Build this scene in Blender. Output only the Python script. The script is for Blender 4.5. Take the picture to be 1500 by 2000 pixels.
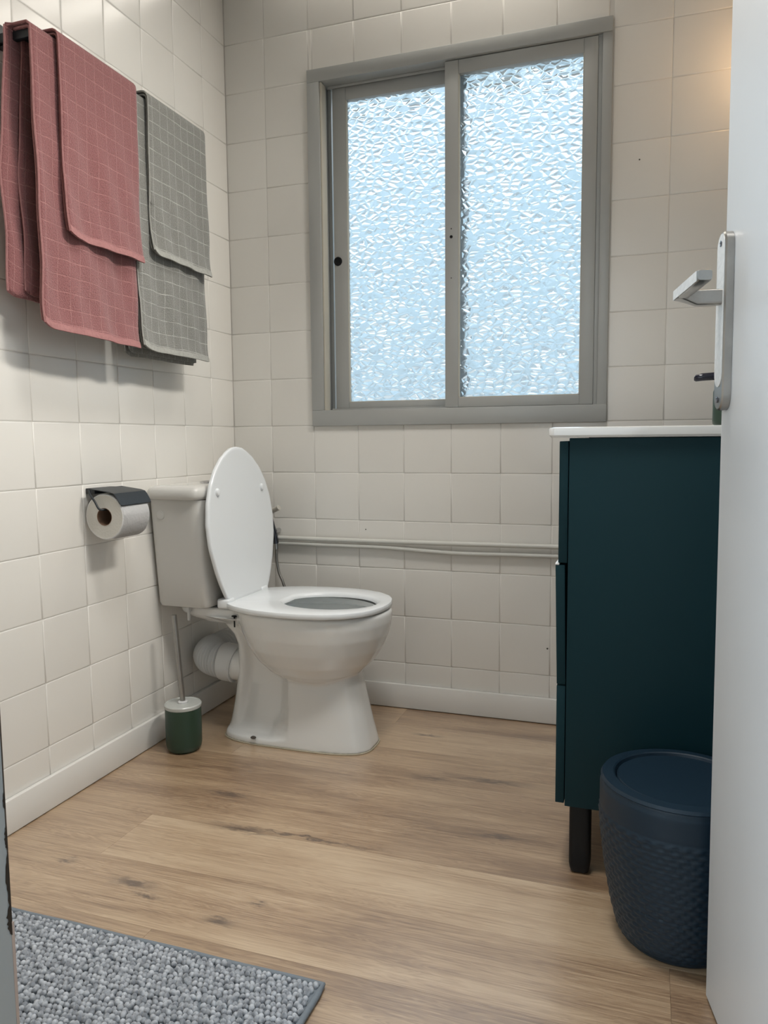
import bpy, bmesh, math, random
from mathutils import Vector, Matrix
random.seed(7)
C = bpy.context.scene.collection
for o in list(bpy.data.objects): bpy.data.objects.remove(o)
sc = bpy.context.scene

def set_ramp(r, stops):      # first and last stop reuse the ramp's own two elements
    r.elements[0].position, r.elements[0].color = stops[0]; r.elements[1].position, r.elements[1].color = stops[-1]
    for p_, c_ in stops[1:-1]: r.elements.new(p_).color = c_
# ------------------------------------------------------------------ camera
cam_d = bpy.data.cameras.new('camera'); cam = bpy.data.objects.new('camera', cam_d); C.objects.link(cam)
F = Vector((-0.32442861, 0.94125496, -0.09372926)); R = Vector((0.94564835, 0.3250739, -0.00872676)); U = R.cross(F).normalized()
M = Matrix((R, U, -F)).transposed().to_4x4(); M.translation = Vector((1.30167, -2.25792, 0.84743))
cam.matrix_world = M
cam_d.sensor_fit = 'HORIZONTAL'; cam_d.sensor_width = 36; cam_d.lens = 36 * 1496.1 / 1500
cam_d.clip_start = .02
sc.camera = cam
# ------------------------------------------------------------------ colour management
sc.view_settings.view_transform = 'Standard'; sc.view_settings.look = 'None'
sc.view_settings.gamma = 1; sc.view_settings.use_curve_mapping = False
sc.view_settings.exposure = 0.06
# ------------------------------------------------------------------ world: overcast sky over a grey-green horizon
W = bpy.data.worlds.new('World'); sc.world = W; W.use_nodes = True
nt = W.node_tree; nt.nodes.clear()
tc = nt.nodes.new('ShaderNodeTexCoord'); sx = nt.nodes.new('ShaderNodeSeparateXYZ')
rp = nt.nodes.new('ShaderNodeValToRGB'); bg = nt.nodes.new('ShaderNodeBackground'); wo = nt.nodes.new('ShaderNodeOutputWorld')
nt.links.new(tc.outputs['Generated'], sx.inputs[0])
mr = nt.nodes.new('ShaderNodeMapRange'); mr.inputs['From Min'].default_value = -1; mr.inputs['From Max'].default_value = 1
nt.links.new(sx.outputs[2], mr.inputs[0]); nt.links.new(mr.outputs[0], rp.inputs[0])
cr = rp.color_ramp
set_ramp(cr, ((0.0, (.62, .66, .66, 1)), (.44, (.66, .71, .72, 1)), (.49, (.36, .43, .47, 1)), (.54, (.44, .58, .66, 1)), (.64, (.52, .71, .82, 1)), (.70, (.58, .76, .88, 1)), (.765, (1.6, 1.72, 1.8, 1)), (1.0, (1.5, 1.75, 2.1, 1))))
nt.links.new(rp.outputs[0], bg.inputs[0]); bg.inputs[1].default_value = 1.32
nt.links.new(bg.outputs[0], wo.inputs[0])
# ------------------------------------------------------------------ lamps
def area(name, loc, target, sxy, energy, col):
    l = bpy.data.lights.new(name, 'AREA'); l.shape = 'RECTANGLE'; l.size, l.size_y = sxy; l.energy = energy; l.color = col
    o = bpy.data.objects.new(name, l); C.objects.link(o); o.location = loc
    o.rotation_euler = (Vector(target) - Vector(loc)).to_track_quat('-Z', 'Y').to_euler(); return o
def point(name, loc, r, energy, col):
    l = bpy.data.lights.new(name, 'POINT'); l.shadow_soft_size = r; l.energy = energy; l.color = col
    o = bpy.data.objects.new(name, l); C.objects.link(o); o.location = loc; return o
area('ceiling_lamp_light', (.95, -1.15, 2.40), (.85, -1.1, 0), (.35, .35), 6.8, (1, .975, .94)).data.spread = math.radians(100)
area('mirror_lamp_light', (1.60, -.80, 2.15), (0, -.85, 1.0), (.40, .14), 5.2, (1, .955, .88)).data.spread = math.radians(85)
area('window_fill_light', (.62, -.012, 2.28), (.50, -.80, .6), (.95, .16), 4.2, (1, .94, .85)).data.spread = math.radians(125)  # unseen fill added above the window to imitate its daylight
point('wall_lamp_light', (1.56, -.14, 1.80), .035, .70, (1, .64, .34))
area('hall_window_light', (.5, -3.2, 1.35), (1.2, -.8, .7), (1.2, 1.4), 9, (.80, .90, 1))
area('hall_side_light', (-.10, -2.58, 1.05), (1.45, -1.35, .8), (.9, 1.5), 34, (.66, .83, 1))  # added fill, placed to brighten the door leaf and miss the back wall

# ------------------------------------------------------------------ helpers
def nodes(name):
    m = bpy.data.materials.new(name); m.use_nodes = True
    t = m.node_tree; b = t.nodes['Principled BSDF']; return m, t, b
def mat(name, col, rough=.5, metal=0, spec=.5, noise=0, nscale=8, bump=0, bscale=40, coat=0, ntint=None, rvar=0):
    m, t, b = nodes(name)
    b.inputs['Base Color'].default_value = (*col, 1); b.inputs['Roughness'].default_value = rough
    b.inputs['Metallic'].default_value = metal; b.inputs['Specular IOR Level'].default_value = spec
    b.inputs['Coat Weight'].default_value = coat; b.inputs['Coat Roughness'].default_value = .08
    tc = t.nodes.new('ShaderNodeTexCoord')
    n = t.nodes.new('ShaderNodeTexNoise'); n.inputs['Scale'].default_value = nscale; n.inputs['Detail'].default_value = 5
    t.links.new(tc.outputs['Object'], n.inputs['Vector'])
    mx = t.nodes.new('ShaderNodeMix'); mx.data_type = 'RGBA'
    c2 = ntint or tuple(c * (1 - noise) for c in col)
    mx.inputs[6].default_value = (*col, 1); mx.inputs[7].default_value = (*c2, 1)
    t.links.new(n.outputs['Fac'], mx.inputs[0]); t.links.new(mx.outputs[2], b.inputs['Base Color'])
    if rvar:
        r = t.nodes.new('ShaderNodeMapRange'); r.inputs['To Min'].default_value = rough - rvar; r.inputs['To Max'].default_value = rough + rvar
        t.links.new(n.outputs['Fac'], r.inputs[0]); t.links.new(r.outputs[0], b.inputs['Roughness'])
    if bump:
        n2 = t.nodes.new('ShaderNodeTexNoise'); n2.inputs['Scale'].default_value = bscale; n2.inputs['Detail'].default_value = 3
        t.links.new(tc.outputs['Object'], n2.inputs['Vector'])
        bp = t.nodes.new('ShaderNodeBump'); bp.inputs['Strength'].default_value = bump; bp.inputs['Distance'].default_value = .002
        t.links.new(n2.outputs['Fac'], bp.inputs['Height']); t.links.new(bp.outputs[0], b.inputs['Normal'])
    return m
def link(name, me, m, parent=None, loc=None):
    o = bpy.data.objects.new(name, me); C.objects.link(o)
    if m is not None and not me.materials: me.materials.append(m)
    if parent is not None: o.parent = parent
    if loc is not None: o.location = loc
    return o
def bm_obj(name, bm, m, parent=None, smooth=True, loc=None, angle=40):
    bmesh.ops.recalc_face_normals(bm, faces=bm.faces)
    me = bpy.data.meshes.new(name); bm.to_mesh(me); bm.free()
    if smooth:
        me.shade_smooth(); me.set_sharp_from_angle(angle=math.radians(angle))
    return link(name, me, m, parent, loc)
def empty(name, loc, label=None, cat=None, group=None, kind=None):
    o = bpy.data.objects.new(name, None); C.objects.link(o); o.location = loc; o.empty_display_size = .05
    return tag(o, label, cat, group, kind)
def tag(o, label=None, cat=None, group=None, kind=None):
    if label: o['label'] = label
    if cat: o['category'] = cat
    if group: o['group'] = group
    if kind: o['kind'] = kind
    return o
def box(bm, lo, hi, bev=0, seg=2, mtx=None):
    vs = bmesh.ops.create_cube(bm, size=1)['verts']
    lo = Vector(lo); hi = Vector(hi)
    for v in vs:
        v.co = Vector([lo[i] + (v.co[i] + .5) * (hi[i] - lo[i]) for i in range(3)])
    if bev:
        es = list({e for v in vs for e in v.link_edges})
        r = bmesh.ops.bevel(bm, geom=es, offset=bev, segments=seg, profile=.5, affect='EDGES')
        vs = list({v for f in r['faces'] for v in f.verts} | {v for v in vs if v.is_valid})
    if mtx is not None:
        for v in vs: v.co = mtx @ v.co
    return vs
def boxo(name, lo, hi, m, parent=None, bev=.001, mtx=None, seg=2, smooth=True):
    bm = bmesh.new(); box(bm, lo, hi, bev, seg, mtx); return bm_obj(name, bm, m, parent, smooth)
def loft(bm, rings, cap0=True, cap1=True, closed=True):
    R_ = [[bm.verts.new(p) for p in r] for r in rings]
    n = len(R_[0])
    for a, b in zip(R_, R_[1:]):
        for i in range(n if closed else n - 1):
            j = (i + 1) % n
            bm.faces.new((a[i], a[j], b[j], b[i]))
    if cap0: bm.faces.new(R_[0][::-1])
    if cap1: bm.faces.new(R_[-1])
    return R_
def lathe(bm, prof, c=(0, 0, 0), n=48, caps=True):
    rings = [[(c[0] + r * math.cos(2 * math.pi * i / n), c[1] + r * math.sin(2 * math.pi * i / n), c[2] + z) for i in range(n)] for r, z in prof]
    loft(bm, rings, caps, caps)
def smoothpath(pts, k=8):
    P = [Vector(p) for p in pts]; P = [P[0] * 2 - P[1]] + P + [P[-1] * 2 - P[-2]]; out = []
    for i in range(1, len(P) - 2):
        for j in range(k):
            t = j / k; a, b, c, d = P[i - 1:i + 3]
            out.append(.5 * ((2 * b) + (c - a) * t + (2 * a - 5 * b + 4 * c - d) * t * t + (3 * b - a - 3 * c + d) * t ** 3))
    out.append(P[-2]); return out
def tube(bm, pts, r, n=14, caps=True, rf=None):
    P = [Vector(p) for p in pts]; rings = []; up = None
    for i, p in enumerate(P):
        t = (P[min(i + 1, len(P) - 1)] - P[max(i - 1, 0)]).normalized()
        if up is None:
            up = t.orthogonal().normalized()
        up = (up - t * up.dot(t)).normalized(); s = t.cross(up)
        rr = rf(i / (len(P) - 1)) if rf else r
        rings.append([p + (up * math.cos(2 * math.pi * k / n) + s * math.sin(2 * math.pi * k / n)) * rr for k in range(n)])
    loft(bm, rings, caps, caps)
def interp(tab, x):
    if x <= tab[0][0]: return tab[0][1]
    for (a, va), (b, vb) in zip(tab, tab[1:]):
        if x <= b:
            t = (x - a) / (b - a); return va + (vb - va) * t
    return tab[-1][1]
def smst(a, b, x):
    t = min(1, max(0, (x - a) / (b - a))); return t * t * (3 - 2 * t)

# ------------------------------------------------------------------ materials
tile_m, t, b = nodes('painted_tile')
oi = t.nodes.new('ShaderNodeObjectInfo'); tc = t.nodes.new('ShaderNodeNewGeometry')
n1 = t.nodes.new('ShaderNodeTexNoise'); n1.inputs['Scale'].default_value = 3.5; n1.inputs['Detail'].default_value = 4
t.links.new(tc.outputs['Position'], n1.inputs['Vector'])
ad = t.nodes.new('ShaderNodeMath'); ad.operation = 'MULTIPLY_ADD'; ad.inputs[1].default_value = .5; ad.inputs[2].default_value = 0
t.links.new(oi.outputs['Random'], ad.inputs[0])
a2 = t.nodes.new('ShaderNodeMath'); a2.operation = 'ADD'; t.links.new(ad.outputs[0], a2.inputs[0]); t.links.new(n1.outputs['Fac'], a2.inputs[1])
mx = t.nodes.new('ShaderNodeMix'); mx.data_type = 'RGBA'; mx.inputs[6].default_value = (.70, .68, .64, 1); mx.inputs[7].default_value = (.76, .742, .70, 1)
t.links.new(a2.outputs[0], mx.inputs[0]); t.links.new(mx.outputs[2], b.inputs['Base Color'])
b.inputs['Roughness'].default_value = .24; b.inputs['Specular IOR Level'].default_value = .45
n2 = t.nodes.new('ShaderNodeTexNoise'); n2.inputs['Scale'].default_value = 28; n2.inputs['Detail'].default_value = 3
t.links.new(tc.outputs['Position'], n2.inputs['Vector'])
bp = t.nodes.new('ShaderNodeBump'); bp.inputs['Strength'].default_value = .12; bp.inputs['Distance'].default_value = .003
t.links.new(n2.outputs['Fac'], bp.inputs['Height']); t.links.new(bp.outputs[0], b.inputs['Normal'])
grout_m = mat('painted_grout', (.62, .60, .56), .5, noise=.08)
paint_m = mat('cream_paint', (.74, .71, .65), .5, noise=.05)
ceil_m = mat('ceiling_paint', (.8, .79, .76), .8, noise=.04)
base_m = mat('baseboard_paint', (.74, .73, .70), .35, noise=.06, bump=.05)
alu_m = mat('window_aluminium_paint', (.41, .42, .41), .38, metal=.15, noise=.15, nscale=5, bump=.04, bscale=60)
black_m = mat('black_plastic', (.007, .008, .009), .5, spec=.25, noise=.3)
seal_m = mat('pale_seal', (.55, .52, .44), .6, noise=.2)
cer_m = mat('white_ceramic', (.73, .74, .73), .09, noise=.03, coat=.4)
seat_m = mat('white_seat_plastic', (.74, .77, .79), .2, noise=.02)
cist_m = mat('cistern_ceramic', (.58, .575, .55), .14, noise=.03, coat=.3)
pvc_m = mat('white_pvc', (.62, .63, .63), .38, noise=.05)
chrome_m = mat('chrome', (.62, .62, .63), .18, metal=1, noise=.15)
steel_m = mat('brushed_steel', (.45, .44, .42), .32, metal=1, noise=.35, nscale=30, bump=.1, bscale=120)
dsteel_m = mat('dark_chrome', (.16, .17, .20), .2, metal=1, noise=.2)
green_m = mat('green_plastic', (.020, .050, .031), .42, noise=.15)
lidgrey_m = mat('translucent_grey_lid', (.50, .52, .50), .25, noise=.1)
blackmetal_m = mat('black_metal', (.014, .019, .024), .42, noise=.3, bump=.2, bscale=300)
paper_m = mat('tissue_paper', (.80, .80, .80), .95, noise=.05, bump=.6, bscale=160)
paperend_m = mat('paper_roll_side', (.66, .64, .59), .95, noise=.12, bump=.4, bscale=200)
card_m = mat('cardboard', (.22, .13, .08), .9, noise=.3)
teal_m = mat('teal_lacquer', (.004, .029, .038), .6, spec=.2, noise=.12, nscale=3)
navy_m = mat('navy_plastic', (.008, .023, .040), .46, spec=.35, noise=.12, nscale=5)
door_m = mat('door_paint', (.68, .70, .71), .42, noise=.08, nscale=6, bump=.12, bscale=25)
frame_m = mat('door_frame_paint', (.42, .46, .48), .4, noise=.12, nscale=6, bump=.1, bscale=30)
chip_m = mat('chipped_wood', (.10, .075, .055), .8, noise=.5, nscale=60)
film_glint_m = mat('pale_film_and_glint', (.95, .95, .93), .4, metal=.25, noise=.3, nscale=130, bump=.4, bscale=180)  # mottled handle film; also the painted drawer glint and lit lever face
# glass: pebbled
glass_m, t, b = nodes('pebbled_glass'); t.nodes.remove(b)
out = t.nodes['Material Output']; tc = t.nodes.new('ShaderNodeTexCoord'); mp = t.nodes.new('ShaderNodeMapping')
mp.inputs['Scale'].default_value = (1, 0, 1.5)
t.links.new(tc.outputs['Object'], mp.inputs[0])
nz = t.nodes.new('ShaderNodeTexNoise'); nz.inputs['Scale'].default_value = 22; nz.inputs['Detail'].default_value = 2
t.links.new(mp.outputs[0], nz.inputs['Vector'])
vm = t.nodes.new('ShaderNodeMix'); vm.data_type = 'RGBA'; vm.blend_type = 'LINEAR_LIGHT'; vm.inputs[0].default_value = .005
t.links.new(mp.outputs[0], vm.inputs[6]); t.links.new(nz.outputs['Color'], vm.inputs[7])
vo = t.nodes.new('ShaderNodeTexVoronoi'); vo.feature = 'DISTANCE_TO_EDGE'; vo.inputs['Scale'].default_value = 39; vo.inputs['Randomness'].default_value = .85
t.links.new(vm.outputs[2], vo.inputs['Vector'])
er = t.nodes.new('ShaderNodeMapRange'); er.interpolation_type = 'SMOOTHSTEP'; er.inputs['From Max'].default_value = .42
t.links.new(vo.outputs['Distance'], er.inputs[0])
n3 = t.nodes.new('ShaderNodeTexNoise'); n3.inputs['Scale'].default_value = 70; n3.inputs['Detail'].default_value = 2
t.links.new(vm.outputs[2], n3.inputs['Vector'])
ma = t.nodes.new('ShaderNodeMath'); ma.operation = 'MULTIPLY_ADD'; ma.inputs[1].default_value = .10
t.links.new(n3.outputs['Fac'], ma.inputs[0]); t.links.new(er.outputs[0], ma.inputs[2])
bp = t.nodes.new('ShaderNodeBump'); bp.inputs['Strength'].default_value = 1; bp.inputs['Distance'].default_value = .0058
t.links.new(ma.outputs[0], bp.inputs['Height'])
gl = t.nodes.new('ShaderNodeBsdfGlass'); gl.inputs['Roughness'].default_value = .05; gl.inputs['IOR'].default_value = 1.5; gl.inputs['Color'].default_value = (.92, .97, 1, 1)
tr = t.nodes.new('ShaderNodeBsdfTranslucent'); tr.inputs['Color'].default_value = (.80, .92, 1, 1)
t.links.new(bp.outputs[0], gl.inputs['Normal']); t.links.new(bp.outputs[0], tr.inputs['Normal'])
ms = t.nodes.new('ShaderNodeMixShader'); ms.inputs[0].default_value = .24
t.links.new(gl.outputs[0], ms.inputs[1]); t.links.new(tr.outputs[0], ms.inputs[2]); t.links.new(ms.outputs[0], out.inputs['Surface'])
glass_back_m, t, b = nodes('smooth_glass_face'); t.nodes.remove(b)
gl = t.nodes.new('ShaderNodeBsdfGlass'); gl.inputs['Roughness'].default_value = .05; gl.inputs['IOR'].default_value = 1.5; gl.inputs['Color'].default_value = (.96, .98, 1, 1)
tr = t.nodes.new('ShaderNodeBsdfTranslucent'); tr.inputs['Color'].default_value = (.80, .92, 1, 1)
ms = t.nodes.new('ShaderNodeMixShader'); ms.inputs[0].default_value = .04
t.links.new(gl.outputs[0], ms.inputs[1]); t.links.new(tr.outputs[0], ms.inputs[2]); t.links.new(ms.outputs[0], t.nodes['Material Output'].inputs['Surface'])
# wood planks (grain along x)
wood_m, t, b = nodes('oak_plank')
ge = t.nodes.new('ShaderNodeNewGeometry'); oi = t.nodes.new('ShaderNodeObjectInfo')
cb = t.nodes.new('ShaderNodeCombineXYZ'); mul = t.nodes.new('ShaderNodeMath'); mul.operation = 'MULTIPLY'; mul.inputs[1].default_value = 37
t.links.new(oi.outputs['Random'], mul.inputs[0]); t.links.new(mul.outputs[0], cb.inputs[0]); t.links.new(mul.outputs[0], cb.inputs[2])
va = t.nodes.new('ShaderNodeVectorMath'); va.operation = 'ADD'; t.links.new(ge.outputs['Position'], va.inputs[0]); t.links.new(cb.outputs[0], va.inputs[1])
def wn(scale, vec, detail=6, dist=0, rough=.6):
    mp = t.nodes.new('ShaderNodeMapping'); mp.inputs['Scale'].default_value = vec; t.links.new(va.outputs[0], mp.inputs[0])
    n = t.nodes.new('ShaderNodeTexNoise'); n.inputs['Scale'].default_value = scale; n.inputs['Detail'].default_value = detail
    n.inputs['Distortion'].default_value = dist; n.inputs['Roughness'].default_value = rough; t.links.new(mp.outputs[0], n.inputs['Vector']); return n.outputs['Fac']
broad = wn(2.2, (.9, 5.5, 1), 4, .5); fine = wn(7, (.7, 44, 1), 7, .3, .72); wave = wn(5, (.5, 6, 1), 3, 1.6)
def mth(op, a, c, x=None):
    m = t.nodes.new('ShaderNodeMath'); m.operation = op
    for i, v in enumerate((a, c) if x is None else (a, c, x)):
        if isinstance(v, (int, float)): m.inputs[i].default_value = v
        else: t.links.new(v, m.inputs[i])
    return m.outputs[0]
rings = mth('SINE', mth('MULTIPLY', wave, 60), 0)
v = mth('MULTIPLY_ADD', fine, .75, mth('MULTIPLY', broad, .75)); v = mth('MULTIPLY_ADD', rings, .05, v)
v = mth('MULTIPLY_ADD', oi.outputs['Random'], .16, mth('MULTIPLY', v, .92))
rp = t.nodes.new('ShaderNodeValToRGB'); t.links.new(v, rp.inputs[0])
set_ramp(rp.color_ramp, ((.50, (.16, .090, .048, 1)), (.66, (.30, .190, .107, 1)), (.80, (.44, .305, .185, 1)), (.98, (.57, .43, .285, 1))))
# knots at their places on the floor
kn = None
sxyz = t.nodes.new('ShaderNodeSeparateXYZ'); t.links.new(ge.outputs['Position'], sxyz.inputs[0])
jit = mth('MULTIPLY', mth('SUBTRACT', wn(30, (1, 3, 1), 3), .5), .05)
for kx, ky, ka, kb in ((.475, -.84, .075, .012), (.62, -.83, .16, .005), (.38, -1.09, .05, .012), (.43, -1.115, .03, .006), (.20, -1.06, .018, .008), (.64, -1.075, .016, .007), (.60, -1.14, .03, .010), (.80, -.47, .05, .012), (.95, -.44, .10, .012), (.36, -.70, .06, .012), (.72, -.20, .04, .008), (1.02, -.70, .06, .008)):
    dx = mth('DIVIDE', mth('SUBTRACT', sxyz.outputs[0], kx), ka)
    dy = mth('DIVIDE', mth('ADD', mth('SUBTRACT', sxyz.outputs[1], ky), jit), kb)
    d2 = mth('ADD', mth('MULTIPLY', dx, dx), mth('MULTIPLY', dy, dy))
    g = mth('POWER', 2.718, mth('MULTIPLY', d2, -1.2))
    kn = g if kn is None else mth('MAXIMUM', kn, g)
mk = t.nodes.new('ShaderNodeMix'); mk.data_type = 'RGBA'; mk.inputs[7].default_value = (.075, .042, .026, 1)
t.links.new(mth('MULTIPLY', kn, .92), mk.inputs[0]); t.links.new(rp.outputs[0], mk.inputs[6]); t.links.new(mk.outputs[2], b.inputs['Base Color'])
b.inputs['Roughness'].default_value = .42; b.inputs['Specular IOR Level'].default_value = .6; b.inputs['Coat Weight'].default_value = 1; b.inputs['Coat Roughness'].default_value = .34; b.inputs['Coat IOR'].default_value = 2.1
bp = t.nodes.new('ShaderNodeBump'); bp.inputs['Strength'].default_value = .35; bp.inputs['Distance'].default_value = .0012
t.links.new(fine, bp.inputs['Height']); t.links.new(bp.outputs[0], b.inputs['Normal'])
# towelling with woven check lines (UV in metres)
def towel_mat(name, col, line, sp=(.031, .034)):
    m, t, b = nodes(name)
    uv = t.nodes.new('ShaderNodeUVMap'); s = t.nodes.new('ShaderNodeSeparateXYZ')
    nz = t.nodes.new('ShaderNodeTexNoise'); nz.inputs['Scale'].default_value = 9; t.links.new(uv.outputs[0], nz.inputs['Vector'])
    mxv = t.nodes.new('ShaderNodeMix'); mxv.data_type = 'RGBA'; mxv.blend_type = 'LINEAR_LIGHT'; mxv.inputs[0].default_value = .006
    t.links.new(uv.outputs[0], mxv.inputs[6]); t.links.new(nz.outputs['Color'], mxv.inputs[7]); t.links.new(mxv.outputs[2], s.inputs[0])
    def mt(op, a, c, x=None):
        q = t.nodes.new('ShaderNodeMath'); q.operation = op
        for i, v in enumerate((a, c) if x is None else (a, c, x)):
            if isinstance(v, (int, float)): q.inputs[i].default_value = v
            else: t.links.new(v, q.inputs[i])
        return q.outputs[0]
    L = []
    for k, spc in ((0, sp[0]), (1, sp[1])):
        fr = mt('FRACT', mt('DIVIDE', s.outputs[k], spc), 0)
        d = mt('ABSOLUTE', mt('SUBTRACT', fr, .5), 0)
        L.append(mt('SUBTRACT', 1, mt('SMOOTH_MIN', mt('DIVIDE', d, .045), 1, .1)))
    ln = mt('MAXIMUM', mt('MULTIPLY', L[0], .75), L[1]); ln = mt('MAXIMUM', ln, 0)
    n2 = t.nodes.new('ShaderNodeTexNoise'); n2.inputs['Scale'].default_value = 30; n2.inputs['Detail'].default_value = 4; t.links.new(uv.outputs[0], n2.inputs['Vector'])
    fac = mt('MULTIPLY', ln, mt('MULTIPLY', mt('POWER', n2.outputs['Fac'], 1.6), 2.2))
    n3 = t.nodes.new('ShaderNodeTexNoise'); n3.inputs['Scale'].default_value = 330; n3.inputs['Detail'].default_value = 3; t.links.new(uv.outputs[0], n3.inputs['Vector'])
    c1 = t.nodes.new('ShaderNodeMix'); c1.data_type = 'RGBA'; c1.inputs[6].default_value = (*[c * .6 for c in col], 1); c1.inputs[7].default_value = (*[min(1, c * 1.45) for c in col], 1)
    t.links.new(n3.outputs['Fac'], c1.inputs[0])
    c2 = t.nodes.new('ShaderNodeMix'); c2.data_type = 'RGBA'; c2.inputs[7].default_value = (*line, 1)
    t.links.new(c1.outputs[2], c2.inputs[6]); t.links.new(fac, c2.inputs[0]); t.links.new(c2.outputs[2], b.inputs['Base Color'])
    b.inputs['Roughness'].default_value = 1; b.inputs['Specular IOR Level'].default_value = .1
    b.inputs['Sheen Weight'].default_value = .25; b.inputs['Sheen Roughness'].default_value = .5
    h = mt('SUBTRACT', n3.outputs['Fac'], mt('MULTIPLY', ln, .3))
    bp = t.nodes.new('ShaderNodeBump'); bp.inputs['Strength'].default_value = .9; bp.inputs['Distance'].default_value = .003
    t.links.new(h, bp.inputs['Height']); t.links.new(bp.outputs[0], b.inputs['Normal'])
    return m
pink_m = towel_mat('dusty_pink_towelling', (.25, .106, .106), (.43, .21, .20))
grey_m = towel_mat('warm_grey_towelling', (.215, .215, .198), (.52, .52, .49))
pinkhem_m = mat('pink_hem', (.42, .21, .205), 1, spec=.1, noise=.4, nscale=150, bump=.5, bscale=200)
greyhem_m = mat('grey_hem', (.42, .42, .39), 1, spec=.1, noise=.4, nscale=150, bump=.5, bscale=200)
rug_m, t, b = nodes('chenille_grey')
tc = t.nodes.new('ShaderNodeTexCoord'); n = t.nodes.new('ShaderNodeTexNoise'); n.inputs['Scale'].default_value = 90; t.links.new(tc.outputs['Object'], n.inputs['Vector'])
r = t.nodes.new('ShaderNodeValToRGB'); r.color_ramp.elements[0].position = .35; r.color_ramp.elements[1].position = .65
r.color_ramp.elements[0].color = (.20, .22, .25, 1); r.color_ramp.elements[1].color = (.52, .555, .60, 1)
t.links.new(n.outputs['Fac'], r.inputs[0]); t.links.new(r.outputs[0], b.inputs['Base Color']); b.inputs['Roughness'].default_value = .85; b.inputs['Sheen Weight'].default_value = .4
rugedge_m = mat('rug_binding', (.20, .235, .27), .8, noise=.2, nscale=60, bump=.4, bscale=300)

# ------------------------------------------------------------------ setting: shell
XR, YF, H = 1.64, -1.75, 2.45
bm = bmesh.new(); box(bm, (-.4, -3.6, -.1), (2.4, .0, -.012)); floor = bm_obj('floor', bm, mat('subfloor', (.05, .035, .025), .8), smooth=False); tag(floor, kind='structure')
bm = bmesh.new(); box(bm, (-.4, -3.6, H), (2.4, .2, H + .1)); tag(bm_obj('ceiling', bm, ceil_m, smooth=False), kind='structure')
bm = bmesh.new(); box(bm, (-.15, -1.9, -.1), (-.0011, .2, H)); wl = bm_obj('wall_left', bm, grout_m, smooth=False); tag(wl, kind='structure')
bm = bmesh.new(); box(bm, (XR + .0011, -1.9, -.1), (XR + .15, .2, H)); wr = bm_obj('wall_right', bm, grout_m, smooth=False); tag(wr, kind='structure')
WX0, WX1, WZ0, WZ1 = .300, 1.180, .905, 1.960      # hole in the back wall
bm = bmesh.new()
for lo, hi in (((-.15, .0011, -.1), (WX0, .16, H)), ((WX1, .0011, -.1), (XR + .15, .16, H)), ((WX0, .0011, -.1), (WX1, .16, WZ0)), ((WX0, .0011, WZ1), (WX1, .16, H))): box(bm, lo, hi)
wb = bm_obj('wall_back', bm, grout_m, smooth=False); tag(wb, kind='structure')
bm = bmesh.new()
JX0, JX1 = .765, 1.555
for lo, hi in (((-.15, YF - .12, -.1), (JX0 - .03, YF, H)), ((JX1 + .02, YF - .12, -.1), (XR + .15, YF, H)), ((JX0 - .03, YF - .12, 2.07), (JX1 + .02, YF, H))): box(bm, lo, hi)
wf = bm_obj('wall_front', bm, paint_m, smooth=False); tag(wf, kind='structure')
bm = bmesh.new()
for lo, hi in (((-.4, -3.7, -.1), (2.4, -3.6, H)), ((-.5, -3.6, -.1), (-.4, YF - .12, H)), ((2.4, -3.6, -.1), (2.5, YF - .12, H)), ((-.4, YF - .13, -.1), (-.15, YF, H)), ((XR + .15, YF - .13, -.1), (2.4, YF, H))): box(bm, lo, hi)
tag(bm_obj('wall_hall', bm, paint_m, smooth=False), kind='structure')

# tiles ------------------------------------------------------------
T = .15; G = .0005; Z0 = .74458; BX = .73985; LY = -.88467; BBH = .078
_tc = {}
def tile_mesh(w, h, axis):
    key = (round(w, 4), round(h, 4), axis)
    if key in _tc: return _tc[key]
    bm = bmesh.new(); d = .0014; e = .005
    # pillowed face: three nested rectangles
    rings = []
    for ins, dep in ((0, -d), (0, -.0010), (.0008, -.00025), (.0035, 0)):
        a, c = w / 2 - G - ins, h / 2 - G - ins
        pts = [(-a, -c), (a, -c), (a, c), (-a, c)]
        if axis == 'back': rings.append([(u, -dep, v) for u, v in pts])
        elif axis == 'left': rings.append([(dep, u, v) for u, v in pts])
        else: rings.append([(-dep, u, v) for u, v in pts])
    loft(bm, rings, False, True); bmesh.ops.recalc_face_normals(bm, faces=bm.faces)
    # make sure the face looks into the room
    f = max(bm.faces, key=lambda f: f.calc_area()); want = {'back': Vector((0, -1, 0)), 'left': Vector((1, 0, 0)), 'right': Vector((-1, 0, 0))}[axis]
    if f.normal.dot(want) < 0: bmesh.ops.reverse_faces(bm, faces=bm.faces)
    me = bpy.data.meshes.new('tile'); bm.to_mesh(me); bm.free(); me.shade_smooth(); me.set_sharp_from_angle(angle=math.radians(60)); me.materials.append(tile_m)
    _tc[key] = me; return me
def put_tile(u0, u1, z0, z1, axis, parent):
    if u1 - u0 < .012 or z1 - z0 < .012: return
    me = tile_mesh(u1 - u0, z1 - z0, axis); uc, zc = (u0 + u1) / 2, (z0 + z1) / 2
    j = lambda s: random.uniform(-s, s)
    loc = {'back': (uc, j(.0002), zc), 'left': (j(.0002), uc, zc), 'right': (XR + j(.0004), uc, zc)}[axis]
    o = link('tile', me, None, parent, loc)
    o.rotation_euler = (j(.0016), 0, j(.0016)) if axis == 'back' else (0, j(.0016), j(.0016))
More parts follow.
